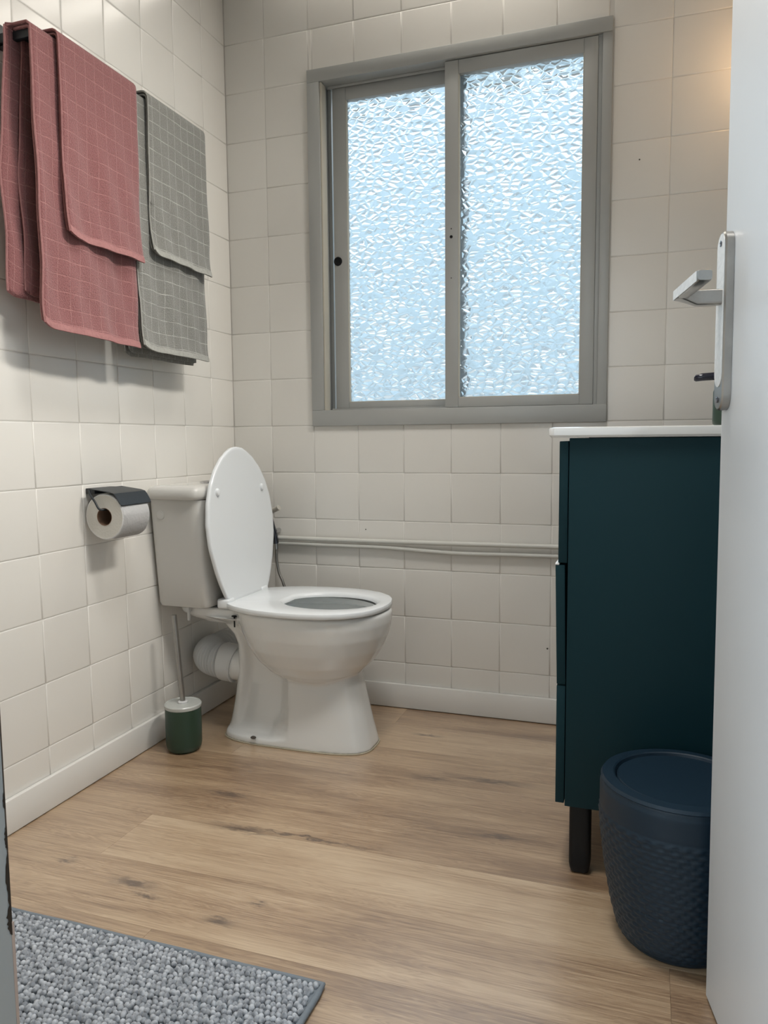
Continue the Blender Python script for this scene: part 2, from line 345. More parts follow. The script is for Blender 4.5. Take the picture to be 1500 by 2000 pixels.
def tile_wall(u_ref, umin, umax, axis, parent, hole=None):
    i0 = math.floor((umin - u_ref) / T); i1 = math.ceil((umax - u_ref) / T)
    for k in range(-5, 12):
        z0, z1 = max(Z0 + k * T, BBH - .004), min(Z0 + (k + 1) * T, H)
        if z1 - z0 < .02: continue
        for i in range(i0, i1):
            a, c = max(u_ref + i * T, umin), min(u_ref + (i + 1) * T, umax)
            if a < umin + .012 and i == i0 and axis == 'back' and c - a < .02: continue
            if hole:
                hx0, hx1, hz0, hz1 = hole
                if a < hx1 and c > hx0 and z0 < hz1 and z1 > hz0:
                    # keep the bigger leftovers
                    if a < hx0: put_tile(a, hx0, z0, z1, axis, parent)
                    if c > hx1: put_tile(hx1, c, z0, z1, axis, parent)
                    ma_, mc_ = max(a, hx0), min(c, hx1)
                    if z0 < hz0: put_tile(ma_, mc_, z0, hz0, axis, parent)
                    if z1 > hz1: put_tile(ma_, mc_, hz1, z1, axis, parent)
                    continue
            put_tile(a, c, z0, z1, axis, parent)
tile_wall(BX, -.010 + .010, XR, 'back', wb, (WX0 + .002, WX1 - .002, WZ0 + .002, WZ1 - .002))
tile_wall(LY, YF, -.0, 'left', wl)
tile_wall(LY, YF, -.0, 'right', wr)
# small screw holes and a plug mark
def wall_dot(name, x, y, z, r, axis, m, parent):
    bm = bmesh.new(); n = 12
    f = (lambda a, s: (x + s * r * math.cos(a), y, z + s * r * math.sin(a))) if axis == 'back' else (lambda a, s: (x, y + s * r * math.cos(a), z + s * r * math.sin(a)))
    off = Vector((0, -.0012, 0)) if axis == 'back' else Vector((.0012, 0, 0))
    R1 = [Vector(f(2 * math.pi * i / n, 1)) for i in range(n)]; R2 = [Vector(f(2 * math.pi * i / n, .8)) + off for i in range(n)]
    loft(bm, [R1, R2], False, True); bm_obj(name, bm, m, parent)
hole_m = mat('hole_dark', (.10, .09, .08), .8); plug_m = mat('old_plug', (.36, .33, .30), .6, noise=.5, nscale=200)
wall_dot('screw_hole', 1.032, 0, .227, .0028, 'back', hole_m, wb)
wall_dot('screw_hole', .462, 0, .566, .0022, 'back', hole_m, wb)
wall_dot('screw_hole', 1.262, 0, 1.595, .0022, 'back', hole_m, wb)
wall_dot('plug', .0005, -.523, 1.985, .0075, 'left', plug_m, wl)

# planks -----------------------------------------------------------
rows = []; y = -1.02
PW = .1755
def plank(x0, x1, y0, y1, z0=-.012):
    bm = bmesh.new(); g = .00015
    rings = []
    for ins, z in ((0, z0), (0, -.0001), (.0001, 0)):
        rings.append([(x0 + g + ins, y0 + g + ins, z), (x1 - g - ins, y0 + g + ins, z), (x1 - g - ins, y1 - g - ins, z), (x0 + g + ins, y1 - g - ins, z)])
    loft(bm, rings, False, True); bm_obj('plank', bm, wood_m, floor, smooth=False)
joints = {-1: [.248], -2: [1.352], 0: [1.9], 1: [1.62], 2: [.245], 3: [1.3], 4: [.6], 5: [1.05], -3: [.5], -4: [1.1]}
for k in range(-15, 6):
    ya = -1.02 + (k) * PW + PW; yb = ya + PW
    # row k=-1 spans -1.02..-.8445
    if ya >= 0: continue
    yb = min(yb, -.001)
    js = joints.get(k, [random.uniform(.2, 1.4)])
    xs = [-.05 if ya > YF - .12 else -.4] + sorted(x for x in js if x < 1.6) + [XR + .04 if ya > YF - .12 else 2.4]
    for a, c in zip(xs, xs[1:]): plank(a, c, ya, yb)

# baseboards ---------------------------------------------------------
def board(name, lo, hi, side):
    bm = bmesh.new(); box(bm, lo, hi, .0022, 2); o = bm_obj(name, bm, base_m); tag(o, kind='structure')
board('baseboard_left', (0.0005, YF, .002), (.013, -.0135, BBH), 0)
board('baseboard_back', (.0005, -.013, .002), (XR, -.0005, BBH), 0)
board('baseboard_right', (XR - .013, YF, .002), (XR - .0005, -.0135, BBH), 0)

# ------------------------------------------------------------------ window
win = empty('window_1', (.74, 0, .897), kind='structure')
def wpart(name, lo, hi, m=alu_m, parent=win, bev=.0012):
    o = boxo(name, [lo[0] - .74, lo[1], lo[2] - .897], [hi[0] - .74, hi[1], hi[2] - .897], m, None, bev)
    o.parent = parent; return o
fx0, fx1, fz0, fz1 = .289, 1.188, .893, 1.972
ix0, ix1, iz0, iz1 = .341, 1.150, .942, 1.934
# outer frame: face flange and the channel behind it
def frame_piece(lo, hi): wpart('frame_rail' if (hi[0] - lo[0]) > .3 else 'frame_jamb', lo, hi)
frame_piece((fx0, -.012, iz1), (fx1, .075, fz1)); frame_piece((fx0, -.012, fz0), (fx1, .075, iz0))
frame_piece((fx0, -.012, iz0), (ix0 - .012, .075, iz1)); frame_piece((ix1 + .012, -.008, iz0), (fx1, .075, iz1))
wpart('track_lip', (ix0 - .012, -.006, iz0), (ix0 - .006, .03, iz1), seal_m)
wpart('track_lip', (ix0, .030, iz0), (ix1, .034, iz0 + .006)); wpart('track_lip', (ix0, .030, iz1 - .008), (ix1, .034, iz1))
wpart('track_channel', (ix0 - .012, .055, iz0), (ix0, .075, iz1)); wpart('track_channel', (ix1, -.001, iz0), (ix1 + .012, .075, iz1))
def sash(x0, x1, gx0, gx1, gz0, gz1, y0, y1, z0, z1):
    s = empty('sash', (0, 0, 0)); s.parent = win
    wpart('stile', (x0, y0, z0), (gx0, y1, z1), parent=s); wpart('stile', (gx1, y0, z0), (x1, y1, z1), parent=s)
    wpart('rail', (gx0, y0 + .001, z0), (gx1, y1, gz0), parent=s); wpart('rail', (gx0, y0 + .001, gz1), (gx1, y1, z1), parent=s)
    ym = (y0 + y1) / 2 + .002
    pn = wpart('pane', (gx0 - .004, ym, gz0 - .004), (gx1 + .004, ym + .004, gz1 + .004), glass_m, s, 0)
    pn.data.materials.append(glass_back_m)
    for f_ in pn.data.polygons:
        if f_.normal.y > .5: f_.material_index = 1
    bd = .0022
    for lo, hi in (((gx0, y0 + .002, gz0), (gx0 + bd, ym, gz1)), ((gx1 - bd, y0 + .002, gz0), (gx1, ym, gz1)), ((gx0, y0 + .002, gz0), (gx1, ym, gz0 + bd))):
        wpart('glazing_bead', lo, hi, seal_m, s, 0)
    return s
SR = sash(.722, ix1, .762, 1.113, .971, 1.893, -.004, .024, iz0 + .001, iz1 - .003)
SL = sash(.352, .770, .396, .728, .968, 1.890, .038, .062, iz0 + .001, iz1 - .004)
# finger pull and screw holes on the meeting stile
def wdisc(name, x, y, z, r, d, m, parent):
    bm = bmesh.new(); n = 24
    loft(bm, [[(x - .74 + rr * math.cos(2 * math.pi * i / n), yy, z - .897 + rr * math.sin(2 * math.pi * i / n)) for i in range(n)] for rr, yy in ((r, y + .001), (r, y - d), (r * .7, y - d * 1.3), (r * .55, y - d * .4))], True, True)
    o = bm_obj(name, bm, m); o.parent = parent
wdisc('finger_pull', .365, .038, 1.408, .0135, .003, black_m, SL)
wdisc('keyhole', .741, -.004, 1.439, .0045, .001, black_m, SR); wdisc('screw_hole', .741, -.004, 1.462, .0018, .0008, black_m, SR); wdisc('screw_hole', .741, -.004, 1.321, .0015, .0008, black_m, SR)

# ------------------------------------------------------------------ door frame and door
tr1 = empty('trim_1', (JX0, YF, 0), kind='structure')
def tp_(name, lo, hi, m=frame_m, bev=.002):
    o = boxo(name, [lo[0] - JX0, lo[1] - YF, lo[2]], [hi[0] - JX0, hi[1] - YF, hi[2]], m, None, bev); o.parent = tr1; return o
tp_('frame_jamb', (JX0 - .03, YF - .13, .001), (JX0, YF + .004, 2.05)); tp_('frame_jamb', (JX1 + .004, YF - .13, .001), (JX1 + .03, YF - .002, 2.05))
tp_('frame_head', (JX0 - .03, YF - .13, 2.04), (JX1 + .03, YF - .001, 2.08))
tp_('rebate_strip', (JX0 - .004, YF + .0015, .415), (JX0 + .0004, YF + .0030, 2.04), chip_m, .0004)
tp_('rebate_strip', (JX0 - .004, YF + .0015, .001), (JX0 + .0004, YF + .0050, .414), mat('primer_edge', (.46, .36, .31), .6, noise=.2), .0004)
crnd = random.Random(12)
for zc_, h_, w_ in ((.455, .05, .004), (.495, .022, .0025), (.418, .030, .006), (.53, .016, .002)):
    bm = bmesh.new(); k_ = 14
    prof = [w_ * math.sin(math.pi * i / k_) ** .6 * crnd.uniform(.45, 1.0) + .0005 for i in range(k_ + 1)]
    a_ = [bm.verts.new((.0004, .002 - w, zc_ - h_ / 2 + h_ * i / k_)) for i, w in enumerate(prof)]
    b2 = [bm.verts.new((.0005, .0022, zc_ - h_ / 2 + h_ * i / k_)) for i in range(k_ + 1)]
    for i in range(k_): bm.faces.new((a_[i], a_[i + 1], b2[i + 1], b2[i]))
    bmesh.ops.solidify(bm, geom=bm.faces, thickness=.0006)
    o = bm_obj('paint_chip', bm, chip_m, smooth=False); o.parent = tr1

DP = Vector((1.402, -1.074, 0)); DD = Vector((-.19067649, .98165293, 0)); DN = Vector((-.98165293, -.19067649, 0)); TL = .018
DM = Matrix(((DD.x, DN.x, 0, DP.x), (DD.y, DN.y, 0, DP.y), (0, 0, 1, 0), (0, 0, 0, 1))) @ Matrix.Rotation(-math.atan(TL), 4, 'Y').inverted()
door = empty('door_1', (0, 0, 0), kind='structure'); door.matrix_world = DM
def dbox(name, lo, hi, m, parent=door, bev=.001, seg=2):
    o = boxo(name, lo, hi, m, None, bev, seg=seg); o.parent = parent; return o
dbox('door_leaf', (-.715, -.040, .006), (0.0, 0, 2.03), door_m, bev=.0025, seg=3)
# handle plate: stadium outline
def stadium(s0, s1, z0, z1, n=12):
    r = (s1 - s0) / 2; c = (s0 + s1) / 2; P = []
    for i in range(n + 1):
        a = math.pi * i / n; P.append((c + r * math.cos(a), z1 - r + r * math.sin(a)))
    for i in range(n + 1):
        a = math.pi + math.pi * i / n; P.append((c + r * math.cos(a), z0 + r + r * math.sin(a)))
    return P
hp = empty('door_handle', (0, 0, 0)); hp.parent = door
bm = bmesh.new(); P0 = stadium(-.044, -.004, .884, 1.128)
def ins(P, d, c=(-.024, 1.006)): return [(c[0] + (s - c[0]) * (1 - d / .02), c[1] + (z - c[1]) * (1 - d / .122)) for s, z in P]
loft(bm, [[(s, .0003, z) for s, z in P0], [(s, .010, z) for s, z in P0], [(s, .012, z) for s, z in ins(P0, .002)]], True, True)
o = bm_obj('back_plate', bm, steel_m, angle=30); o.parent = hp
bm = bmesh.new(); P1 = ins(stadium(-.044, -.004, .884 + .03, 1.128), .003)
loft(bm, [[(s, .0121, z) for s, z in P1], [(s, .0127, z) for s, z in P1]], True, True)
o = bm_obj('plate_film', bm, film_glint_m); o.parent = hp
for z in (1.112, .899):
    bm = bmesh.new(); n = 16
    loft(bm, [[(-.024 + rr * math.cos(2 * math.pi * i / n), yy, z + rr * math.sin(2 * math.pi * i / n)) for i in range(n)] for rr, yy in ((.0042, .0118), (.0042, .0135), (.002, .0139), (.0016, .0128))], True, True)
    o = bm_obj('screw', bm, dsteel_m); o.parent = hp
def rrect(cx, cz, w, h, r=.3, n=24):
    P = []
    for i in range(n):
        a = 2 * math.pi * i / n; c, s = math.cos(a), math.sin(a); e = 2 / 5
        P.append((cx + w * math.copysign(abs(c) ** e, c), cz + h * math.copysign(abs(s) ** e, s)))
    return P
lv = bmesh.new()
ZL = 1.043
# neck leaves the plate, turns, and the flat lever runs back along the door towards the hinges
rn = [[(s, y, z) for s, z in rrect(-.027, ZL - .004, .0095, .0105)] for y in (.012, .030, .045)]
loft(lv, rn, True, False)
last = [(s, .058, z) for s, z in rrect(-.030, ZL - .001, .0125, .0090)]
last2 = [(s, .068, z) for s, z in rrect(-.034, ZL, .0150, .0075)]
last3 = [(s, .074, z) for s, z in rrect(-.037, ZL, .0150, .0070)]
lv.faces.new  # keep
lv.free(); lv = bmesh.new(); loft(lv, rn + [last, last2, last3], True, True)
lev = [[(s, y, z) for y, z in rrect(.066, ZL, .0085, hh, n=20)] for s, hh in ((-.030, .0070), (-.055, .0072), (-.10, .0076), (-.150, .0076), (-.1535, .0060))]
loft(lv, lev, True, True)
o = bm_obj('lever', lv, steel_m, angle=45); o.parent = hp
bm = bmesh.new(); loft(bm, [[(s, .0752, z) for z in (ZL - .0062, ZL + .0062)] + [(s, .0745, z) for z in (ZL + .0062, ZL - .0062)] for s in (-.026, -.148)], True, True)
o = bm_obj('lever_lit_face', bm, film_glint_m, smooth=False); o.parent = hp  # window-lit outer face of the lever, put into a pale strip

# ------------------------------------------------------------------ towel rack and towels
rk = empty('towel_rack', (0, -.62, 1.69), 'black wall-mounted towel rack with two rails under the hanging towels', 'towel rack')
def rtube(name, pts, r): 
    bm = bmesh.new(); tube(bm, pts, r, 12); o = bm_obj(name, bm, blackmetal_m); o.parent = rk
rel = lambda x, y, z: (x, y + .62, z - 1.69)
rtube('front_rail', [rel(.097, -.935, 1.686), rel(.097, -.30, 1.686)], .006)
rtube('back_rail', [rel(.052, -.935, 1.686), rel(.052, -.30, 1.686)], .006)
for y in (-.930, -.30):
    bm = bmesh.new(); box(bm, rel(.0015, y - .006, 1.672), rel(.102, y + .006, 1.691), .002)
    o = bm_obj('side_arm', bm, blackmetal_m); o.parent = rk
    bm = bmesh.new(); box(bm, rel(.001, y - .014, 1.665), rel(.006, y + .014, 1.716), .0015); o = bm_obj('wall_flange', bm, blackmetal_m); o.parent = rk

def towel(name, label, y0, y1, zf, zb, off, m, hm, layers=2, seed=0, skew=0, amp=.004, curl=.012, back_shift=0):
    rnd = random.Random(seed)
    root = empty(name, (.08, (y0 + y1) / 2, zb), label, 'towel')
    c = Vector(root.location)
    ph = [rnd.uniform(0, 6.28) for _ in range(6)]
    # profile in x,z: front bottom -> over both rails -> back bottom
    xf, xb, zt = .103 + off, .047 - off, 1.697 + off
    def prof(q):      # q in 0..1 -> x,z ; returns also normal and arc
        rr = .010 + off * .6
        segs = [(zt - rr - zf), math.pi / 2 * rr, (xf - xb - 2 * rr), math.pi / 2 * rr, (zt - rr - zb)]
        L = sum(segs); s = q * L; S = s
        if s < segs[0]: return xf, zf + s, 1, 0, S, L
        s -= segs[0]
        if s < segs[1]: a = s / rr; return xf - rr + rr * math.cos(a), zt - rr + rr * math.sin(a), math.cos(a), math.sin(a), S, L
        s -= segs[1]
        if s < segs[2]: return xf - rr - s, zt, 0, 1, S, L
        s -= segs[2]
        if s < segs[3]: a = math.pi / 2 + s / rr; return xb + rr + rr * math.cos(a), zt - rr + rr * math.sin(a), math.cos(a), math.sin(a), S, L
        s -= segs[3]; return xb, zt - rr - s, -1, 0, S, L
    th = .0034
    def pos(q, t, layer):
        x, z, nx, nz, S, L = prof(q)
        front = nx > .5; back = nx < -.5
        hang = max(0, (1.66 - z)) if (front or back) else 0
        k = min(1, hang / .25)
        yy = y0 + (y1 - y0) * t
        wv = amp * k * (math.sin(yy * 34 + ph[0] + z * 2) * .6 + math.sin(yy * 61 + ph[1] - z * 5) * .35 + math.sin(yy * 17 + ph[2] + z * 6) * .5)
        wv += .0018 * math.sin(yy * 80 + z * 30 + ph[3]) * k
        d = wv - layer * (.0065 + .003 * k)
        if front:
            # bottom edge sags to the far side; free near corner hangs away a little
            z -= skew * t * min(1, hang / .3)
            e = max(0, 1 - (z - zf) / .06)
            x += curl * e * e * .5
        # rounded lower near corner
        edge = min(t * abs(y1 - y0), .03) / .03
        zc = (1 - edge) ** 2 * .010 * (1 if (front and S < .12) or (back and L - S < .12) else 0)
        yy += (.0022 * math.sin(z * 13 + ph[4]) + .0012 * math.sin(z * 31 + ph[5])) * k * (1 - t) + (.004 + (.034 if back_shift < 0 and back else 0)) * layer * (1 - t) + (back_shift if back else 0) * (.3 + .7 * k)
        return Vector((x + nx * d, yy, z + nz * d + zc)), S
    nt_, nq = 34, 110
    bm = bmesh.new(); uvl = bm.loops.layers.uv.new('UVMap')
    cols = []
    for a in range(nt_ + 1): cols.append((a / nt_, 0, 0))
    if layers == 2:
        for kk in range(1, 4): cols.append((1 + .006 * math.sin(math.pi * kk / 4), kk / 4, 1))
        for a in range(nt_ + 1): cols.append((1 - a / nt_ * .995, 1, 1))
    grid = []
    for (t_, ly, _) in cols:
        col = []
        for jx in range(nq + 1):
            q = jx / nq
            if ly: q = .006 + q * .988 if off == 0 else .008 + q * .984
            p, S = pos(q, t_, ly); col.append((bm.verts.new(p - c), t_ * (y1 - y0), S))
        grid.append(col)
    for a in range(len(grid) - 1):
        for jx in range(nq):
            q4 = (grid[a][jx], grid[a][jx + 1], grid[a + 1][jx + 1], grid[a + 1][jx])
            f = bm.faces.new([v[0] for v in q4])
            for lp, vv in zip(f.loops, q4): lp[uvl].uv = (vv[1] + a * 0, vv[2])
    me = bpy.data.meshes.new('towelling'); bmesh.ops.recalc_face_normals(bm, faces=bm.faces); bm.to_mesh(me); bm.free(); me.shade_smooth()
    o = link('towelling', me, m, root)
    sd = o.modifiers.new('thick', 'SOLIDIFY'); sd.thickness = th; sd.offset = 0
    # hems: pale bands at both lower edges and a corded near selvedge
    def hem(qa, qb, nm, layer=0):
        bm = bmesh.new(); n = 90
        up_, dn = [], []
        rings = []
        for i in range(n + 1):
            t_ = i / n; ring = []
            for qq, dd in ((qa, .0006), (qa, .0030), ((qa + qb) / 2, .0036), (qb, .0030), (qb, .0006)):
                p, S = pos(qq, t_, layer); x, z, nx, nz, _, _ = prof(qq)
                rib = .0005 if i % 2 else -.0002
                ring.append(p + Vector((nx, 0, nz)) * (dd + rib) - c)
            rings.append(ring)
        loft(bm, rings, True, True, closed=True); h = bm_obj(nm, bm, hm); h.parent = root
    L = prof(0)[5]
    hem(0.0, .014 / L, 'hem')
    hem(1 - .014 / L, 1.0, 'hem')
    bm = bmesh.new(); tube(bm, [pos(j / 100, 0, 0)[0] - c for j in range(101)], .0024, 6); h = bm_obj('selvedge', bm, hm); h.parent = root
    if layers == 2:
        bm = bmesh.new(); tube(bm, [pos(.006 + j / 100 * .988, .003, 1)[0] - c for j in range(101)], .0022, 6); h = bm_obj('selvedge', bm, hm); h.parent = root
    return root
towel('bath_towel', 'long dusty pink bath towel hanging lowest at the left end of the rack', -.946, -.635, 1.088, 1.150, 0, pink_m, pinkhem_m, seed=3, skew=.010, back_shift=-.036)
towel('hand_towel', 'short dusty pink hand towel draped over the long pink towel', -.882, -.625, 1.288, 1.36, .013, pink_m, pinkhem_m, seed=5, skew=.004, amp=.0045)
towel('bath_towel', 'long grey bath towel with pale check lines, hanging nearest the corner', -.622, -.320, 1.078, 1.066, 0, grey_m, greyhem_m, seed=8, skew=.004, back_shift=.010)
towel('hand_towel', 'short grey hand towel with pale check lines draped over the long grey towel', -.578, -.322, 1.318, 1.38, .013, grey_m, greyhem_m, seed=11, skew=.010, amp=.0035)

# ------------------------------------------------------------------ paper holder and roll
ph_ = empty('toilet_paper_holder', (0, -.68, .735), 'black metal toilet paper holder with folded cover plate on the left wall', 'paper holder')
pr = lambda x, y, z: (x, y + .68, z - .735)
bm = bmesh.new()
prof_c = [(.026, .7360), (.084, .7285), (.096, .7250), (.103, .7165), (.115, .6970)]
th = .0016; ringsL = []
def plate_ring(y, rc=0):
    a = [(x, y, z) for x, z in prof_c]; b_ = [(x - .0006, y, z - th) for x, z in prof_c][::-1]
    return [pr(*p) for p in a + b_]
loft(bm, [plate_ring(y) for y in (-.741, -.738, -.68, -.623, -.620)], True, True)
# clip the lower lip corners
for v_ in bm.verts:
    if v_.co.z < -.030 and abs(v_.co.y) > .0585: v_.co.z += .007; v_.co.x -= .0045
o = bm_obj('cover_plate', bm, blackmetal_m, angle=20); o.parent = ph_
bm = bmesh.new(); box(bm, pr(.0012, -.725, .722), pr(.028, -.635, .7355), .001); o = bm_obj('wall_bracket', bm, blackmetal_m); o.parent = ph_
bm = bmesh.new(); tube(bm, smoothpath([pr(.022, -.738, .733), pr(.030, -.744, .722), pr(.046, -.747, .704), pr(.055, -.746, .6885), pr(.062, -.740, .6855), pr(.062, -.725, .6855), pr(.062, -.63, .6855)], 6), .0028, 10)
o = bm_obj('wire_arm', bm, blackmetal_m); o.parent = ph_
rl = empty('toilet_roll', (.062, -.685, .668), 'white toilet paper roll hanging on the black holder under its cover plate', 'toilet roll')
bm = bmesh.new(); n = 56; R0, R1, hl = .0555, .0215, .0505
def circ(r, y, n=n, zs=1): return [(r * math.cos(2 * math.pi * i / n), y, r * math.sin(2 * math.pi * i / n) * zs) for i in range(n)]
loft(bm, [circ(R0 - .003, -hl), circ(R0 - .0008, -hl + .001), circ(R0, -hl + .003), circ(R0, hl - .003), circ(R0 - .002, hl)], False, False)
o = bm_obj('paper', bm, paper_m, angle=60); o.parent = rl
for sgn in (-1, 1):
    bm = bmesh.new(); loft(bm, [circ(R0 - .0028, sgn * hl)] + [circ(R1 + (R0 - .003 - R1) * k / 8, sgn * (hl - .0008 * (k % 2))) for k in range(7, -1, -1)], False, False)
    o = bm_obj('roll_side', bm, paperend_m, angle=80); o.parent = rl
bm = bmesh.new(); loft(bm, [circ(R1, -hl - .0004), circ(R1, hl + .0004), circ(R1 - .0012, hl + .0004), circ(R1 - .0012, -hl - .0004), circ(R1, -hl - .0004)], False, False)
o = bm_obj('cardboard_core', bm, card_m); o.parent = rl
# loose sheet end on the front of the roll
bm = bmesh.new(); rows_ = []
for k in range(15):
    a = math.radians(62 - k * 9.5)
    rr = R0 + .0006 + (.0015 if k > 10 else 0)
    rows_.append([Vector((rr * math.cos(a), -hl + .0005 + 2 * (hl - .0005) * j / 12, rr * math.sin(a))) for j in range(13)])
loft(bm, rows_, False, False, closed=False); bmesh.ops.solidify(bm, geom=bm.faces, thickness=.0007)
o = bm_obj('loose_sheet', bm, paper_m); o.parent = rl

# ------------------------------------------------------------------ toilet
YT = -.322
toi = empty('toilet', (.38, YT, 0), 'white close-coupled toilet with its lid raised, against the left wall', 'toilet')
def trel(o):
    o.parent = toi; o.matrix_parent_inverse = Matrix.Translation((-.38, -YT, 0)); return o
def egg(x0, x1, w, z, n=64, sq=2.0, wide=.56):
    xc = x0 + (x1 - x0) * wide; P = []
    for i in range(n):
        a = 2 * math.pi * i / n; c, s = math.cos(a), math.sin(a)
        ax = (x1 - xc) if c > 0 else (xc - x0); e = 2 / (sq if c > 0 else sq + .5)
        P.append((xc + ax * math.copysign(abs(c) ** e, c), YT + w * math.copysign(abs(s) ** e, s), z))
    return P
bm = bmesh.new()
loft(bm, [egg(*s) for s in ((.40, .46, .02, .168), (.36, .50, .055, .178), (.325, .535, .086, .192), (.295, .566, .112, .212), (.265, .597, .136, .242), (.24, .622, .154, .280), (.222, .639, .165, .320), (.21, .647, .171, .355), (.205, .648, .172, .378), (.208, .644, .168, .386))][::1])
# pedestal
def ped(z):
    x0 = interp([(0, .152), (.018, .156), (.04, .166), (.10, .180), (.2, .197), (.27, .196), (.30, .183), (.33, .150), (.36, .09)], z)
    x1 = interp([(0, .604), (.02, .600), (.06, .590), (.12, .576), (.2, .558), (.30, .55), (.36, .52)], z)
    wf_ = interp([(0, .096), (.02, .094), (.06, .088), (.12, .082), (.2, .076), (.3, .09), (.36, .12)], z)
    wr_ = interp([(0, .096), (.018, .094), (.026, .070), (.05, .054), (.12, .040), (.2, .034), (.27, .038), (.33, .070), (.36, .12)], z)
    P = []; n = 96
    crease = interp([(0, .325), (.2, .365), (.36, .38)], z)
    for i in range(n):
        a = 2 * math.pi * i / n; c, s = math.cos(a), math.sin(a); e = 2 / 3.4
        x = (x0 + x1) / 2 + (x1 - x0) / 2 * math.copysign(abs(c) ** e, c)
        fr = smst(crease - .004, crease + .014, x)
        bk = 1 - smst(x0 + .020, x0 + .050, x)
        w = wr_ + (wf_ - wr_) * fr + (max(0, .074 - wr_)) * bk * (1 if z > .02 else 0)
        P.append((x, YT + w * math.copysign(abs(s) ** e, s), z))
    return P
loft(bm, [ped(z) for z in [0.0005, .008, .018, .024, .032, .045, .06, .08, .1, .13, .16, .19, .22, .25, .27, .285, .30, .315, .33, .345, .36]])
# shelf that carries the cistern
def rr2(x0, x1, w, z, n=48, e=2 / 5):
    P = []
    for i in range(n):
        a = 2 * math.pi * i / n; c, s = math.cos(a), math.sin(a)
        P.append(((x0 + x1) / 2 + (x1 - x0) / 2 * math.copysign(abs(c) ** e, c), YT + w * math.copysign(abs(s) ** e, s), z))
    return P
loft(bm, [rr2(.10, .42, .07, .335), rr2(.06, .42, .090, .350), rr2(.035, .42, .100, .362), rr2(.03, .42, .103, .380), rr2(.034, .42, .10, .384)])
bmesh.ops.recalc_face_normals(bm, faces=bm.faces)
me = bpy.data.meshes.new('bowl_raw'); bm.to_mesh(me); bm.free()
raw = bpy.data.objects.new('raw', me); C.objects.link(raw)
rm = raw.modifiers.new('r', 'REMESH'); rm.mode = 'VOXEL'; rm.voxel_size = .004
sm = raw.modifiers.new('s', 'SMOOTH'); sm.factor = .5; sm.iterations = 3
bm = bmesh.new()
loft(bm, [egg(*s) for s in ((.40, .47, .03, .20), (.345, .53, .075, .235), (.30, .57, .100, .28), (.27, .60, .122, .33), (.262, .608, .128, .365), (.275, .598, .118, .372), (.278, .596, .116, .41))])
bmesh.ops.recalc_face_normals(bm, faces=bm.faces)
mc = bpy.data.meshes.new('cut'); bm.to_mesh(mc); bm.free(); cut = bpy.data.objects.new('cut', mc); C.objects.link(cut)
bo = raw.modifiers.new('b', 'BOOLEAN'); bo.operation = 'DIFFERENCE'; bo.object = cut; bo.solver = 'EXACT'
dg = bpy.context.evaluated_depsgraph_get(); me = bpy.data.meshes.new_from_object(raw.evaluated_get(dg))
bpy.data.objects.remove(raw); bpy.data.objects.remove(cut)
me.name = 'bowl'; me.materials.clear(); me.shade_smooth(); me.set_sharp_from_angle(angle=math.radians(50))
trel(link('bowl', me, cer_m))
bm = bmesh.new(); loft(bm, [egg(.33, .54, .083, .243), egg(.33, .54, .083, .246)]); trel(bm_obj('water', bm, mat('toilet_water', (.52, .62, .66), .06, noise=.1)))
# seat
hw = [(.190, .086), (.197, .100), (.22, .124), (.26, .150), (.32, .173), (.40, .184), (.46, .184), (.52, .174), (.57, .152), (.61, .115), (.63, .080), (.641, .040), (.6445, 0)]
def seat_outline(n=40, inset=0):
    P = []
    for sgn in (1, -1):
        rng = range(n + 1) if sgn == 1 else range(n, -1, -1)
        for i in rng:
            u = i / n; x = .190 + (.6445 - .190) * (1 - (1 - u) ** 1.9)
            P.append((x, sgn * interp(hw, x)))
    P = [p for k, p in enumerate(P) if k == 0 or (abs(p[0] - P[k - 1][0]) + abs(p[1] - P[k - 1][1])) > 1e-5]
    return P
def scaled(P, d, c=(.42, 0)):
    out_ = []
    for x, y in P:
        L_ = math.hypot(x - c[0], y - c[1]); out_.append((c[0] + (x - c[0]) * (1 - d / L_), c[1] + (y - c[1]) * (1 - d / L_)))
    return out_
SO = seat_outline(); nS = len(SO)
def hole_pt(p, d=0):
    a = math.atan2(p[1] / .108, (p[0] - .47) / .135)
    return (.475 + (.131 + d) * math.cos(a) * (1.0 if math.cos(a) > 0 else 1.05), (.104 + d) * math.sin(a))
bm = bmesh.new()
seq = [(scaled(SO, .002), .3895), (SO, .3915), (SO, .4000), (scaled(SO, .0015), .4035), (scaled(SO, .005), .4045)]
rg = [[(x, YT + y, z) for x, y in P] for P, z in seq]
for d, z in ((.012, .4045), (.006, .4025), (.001, .397), (0, .392), (.006, .3895)): rg.append([(hole_pt(p, d)[0], YT + hole_pt(p, d)[1], z) for p in SO])
rg.append(rg[0])
loft(bm, rg, False, False); bmesh.ops.remove_doubles(bm, verts=bm.verts, dist=1e-6)
trel(bm_obj('seat', bm, seat_m, angle=50))
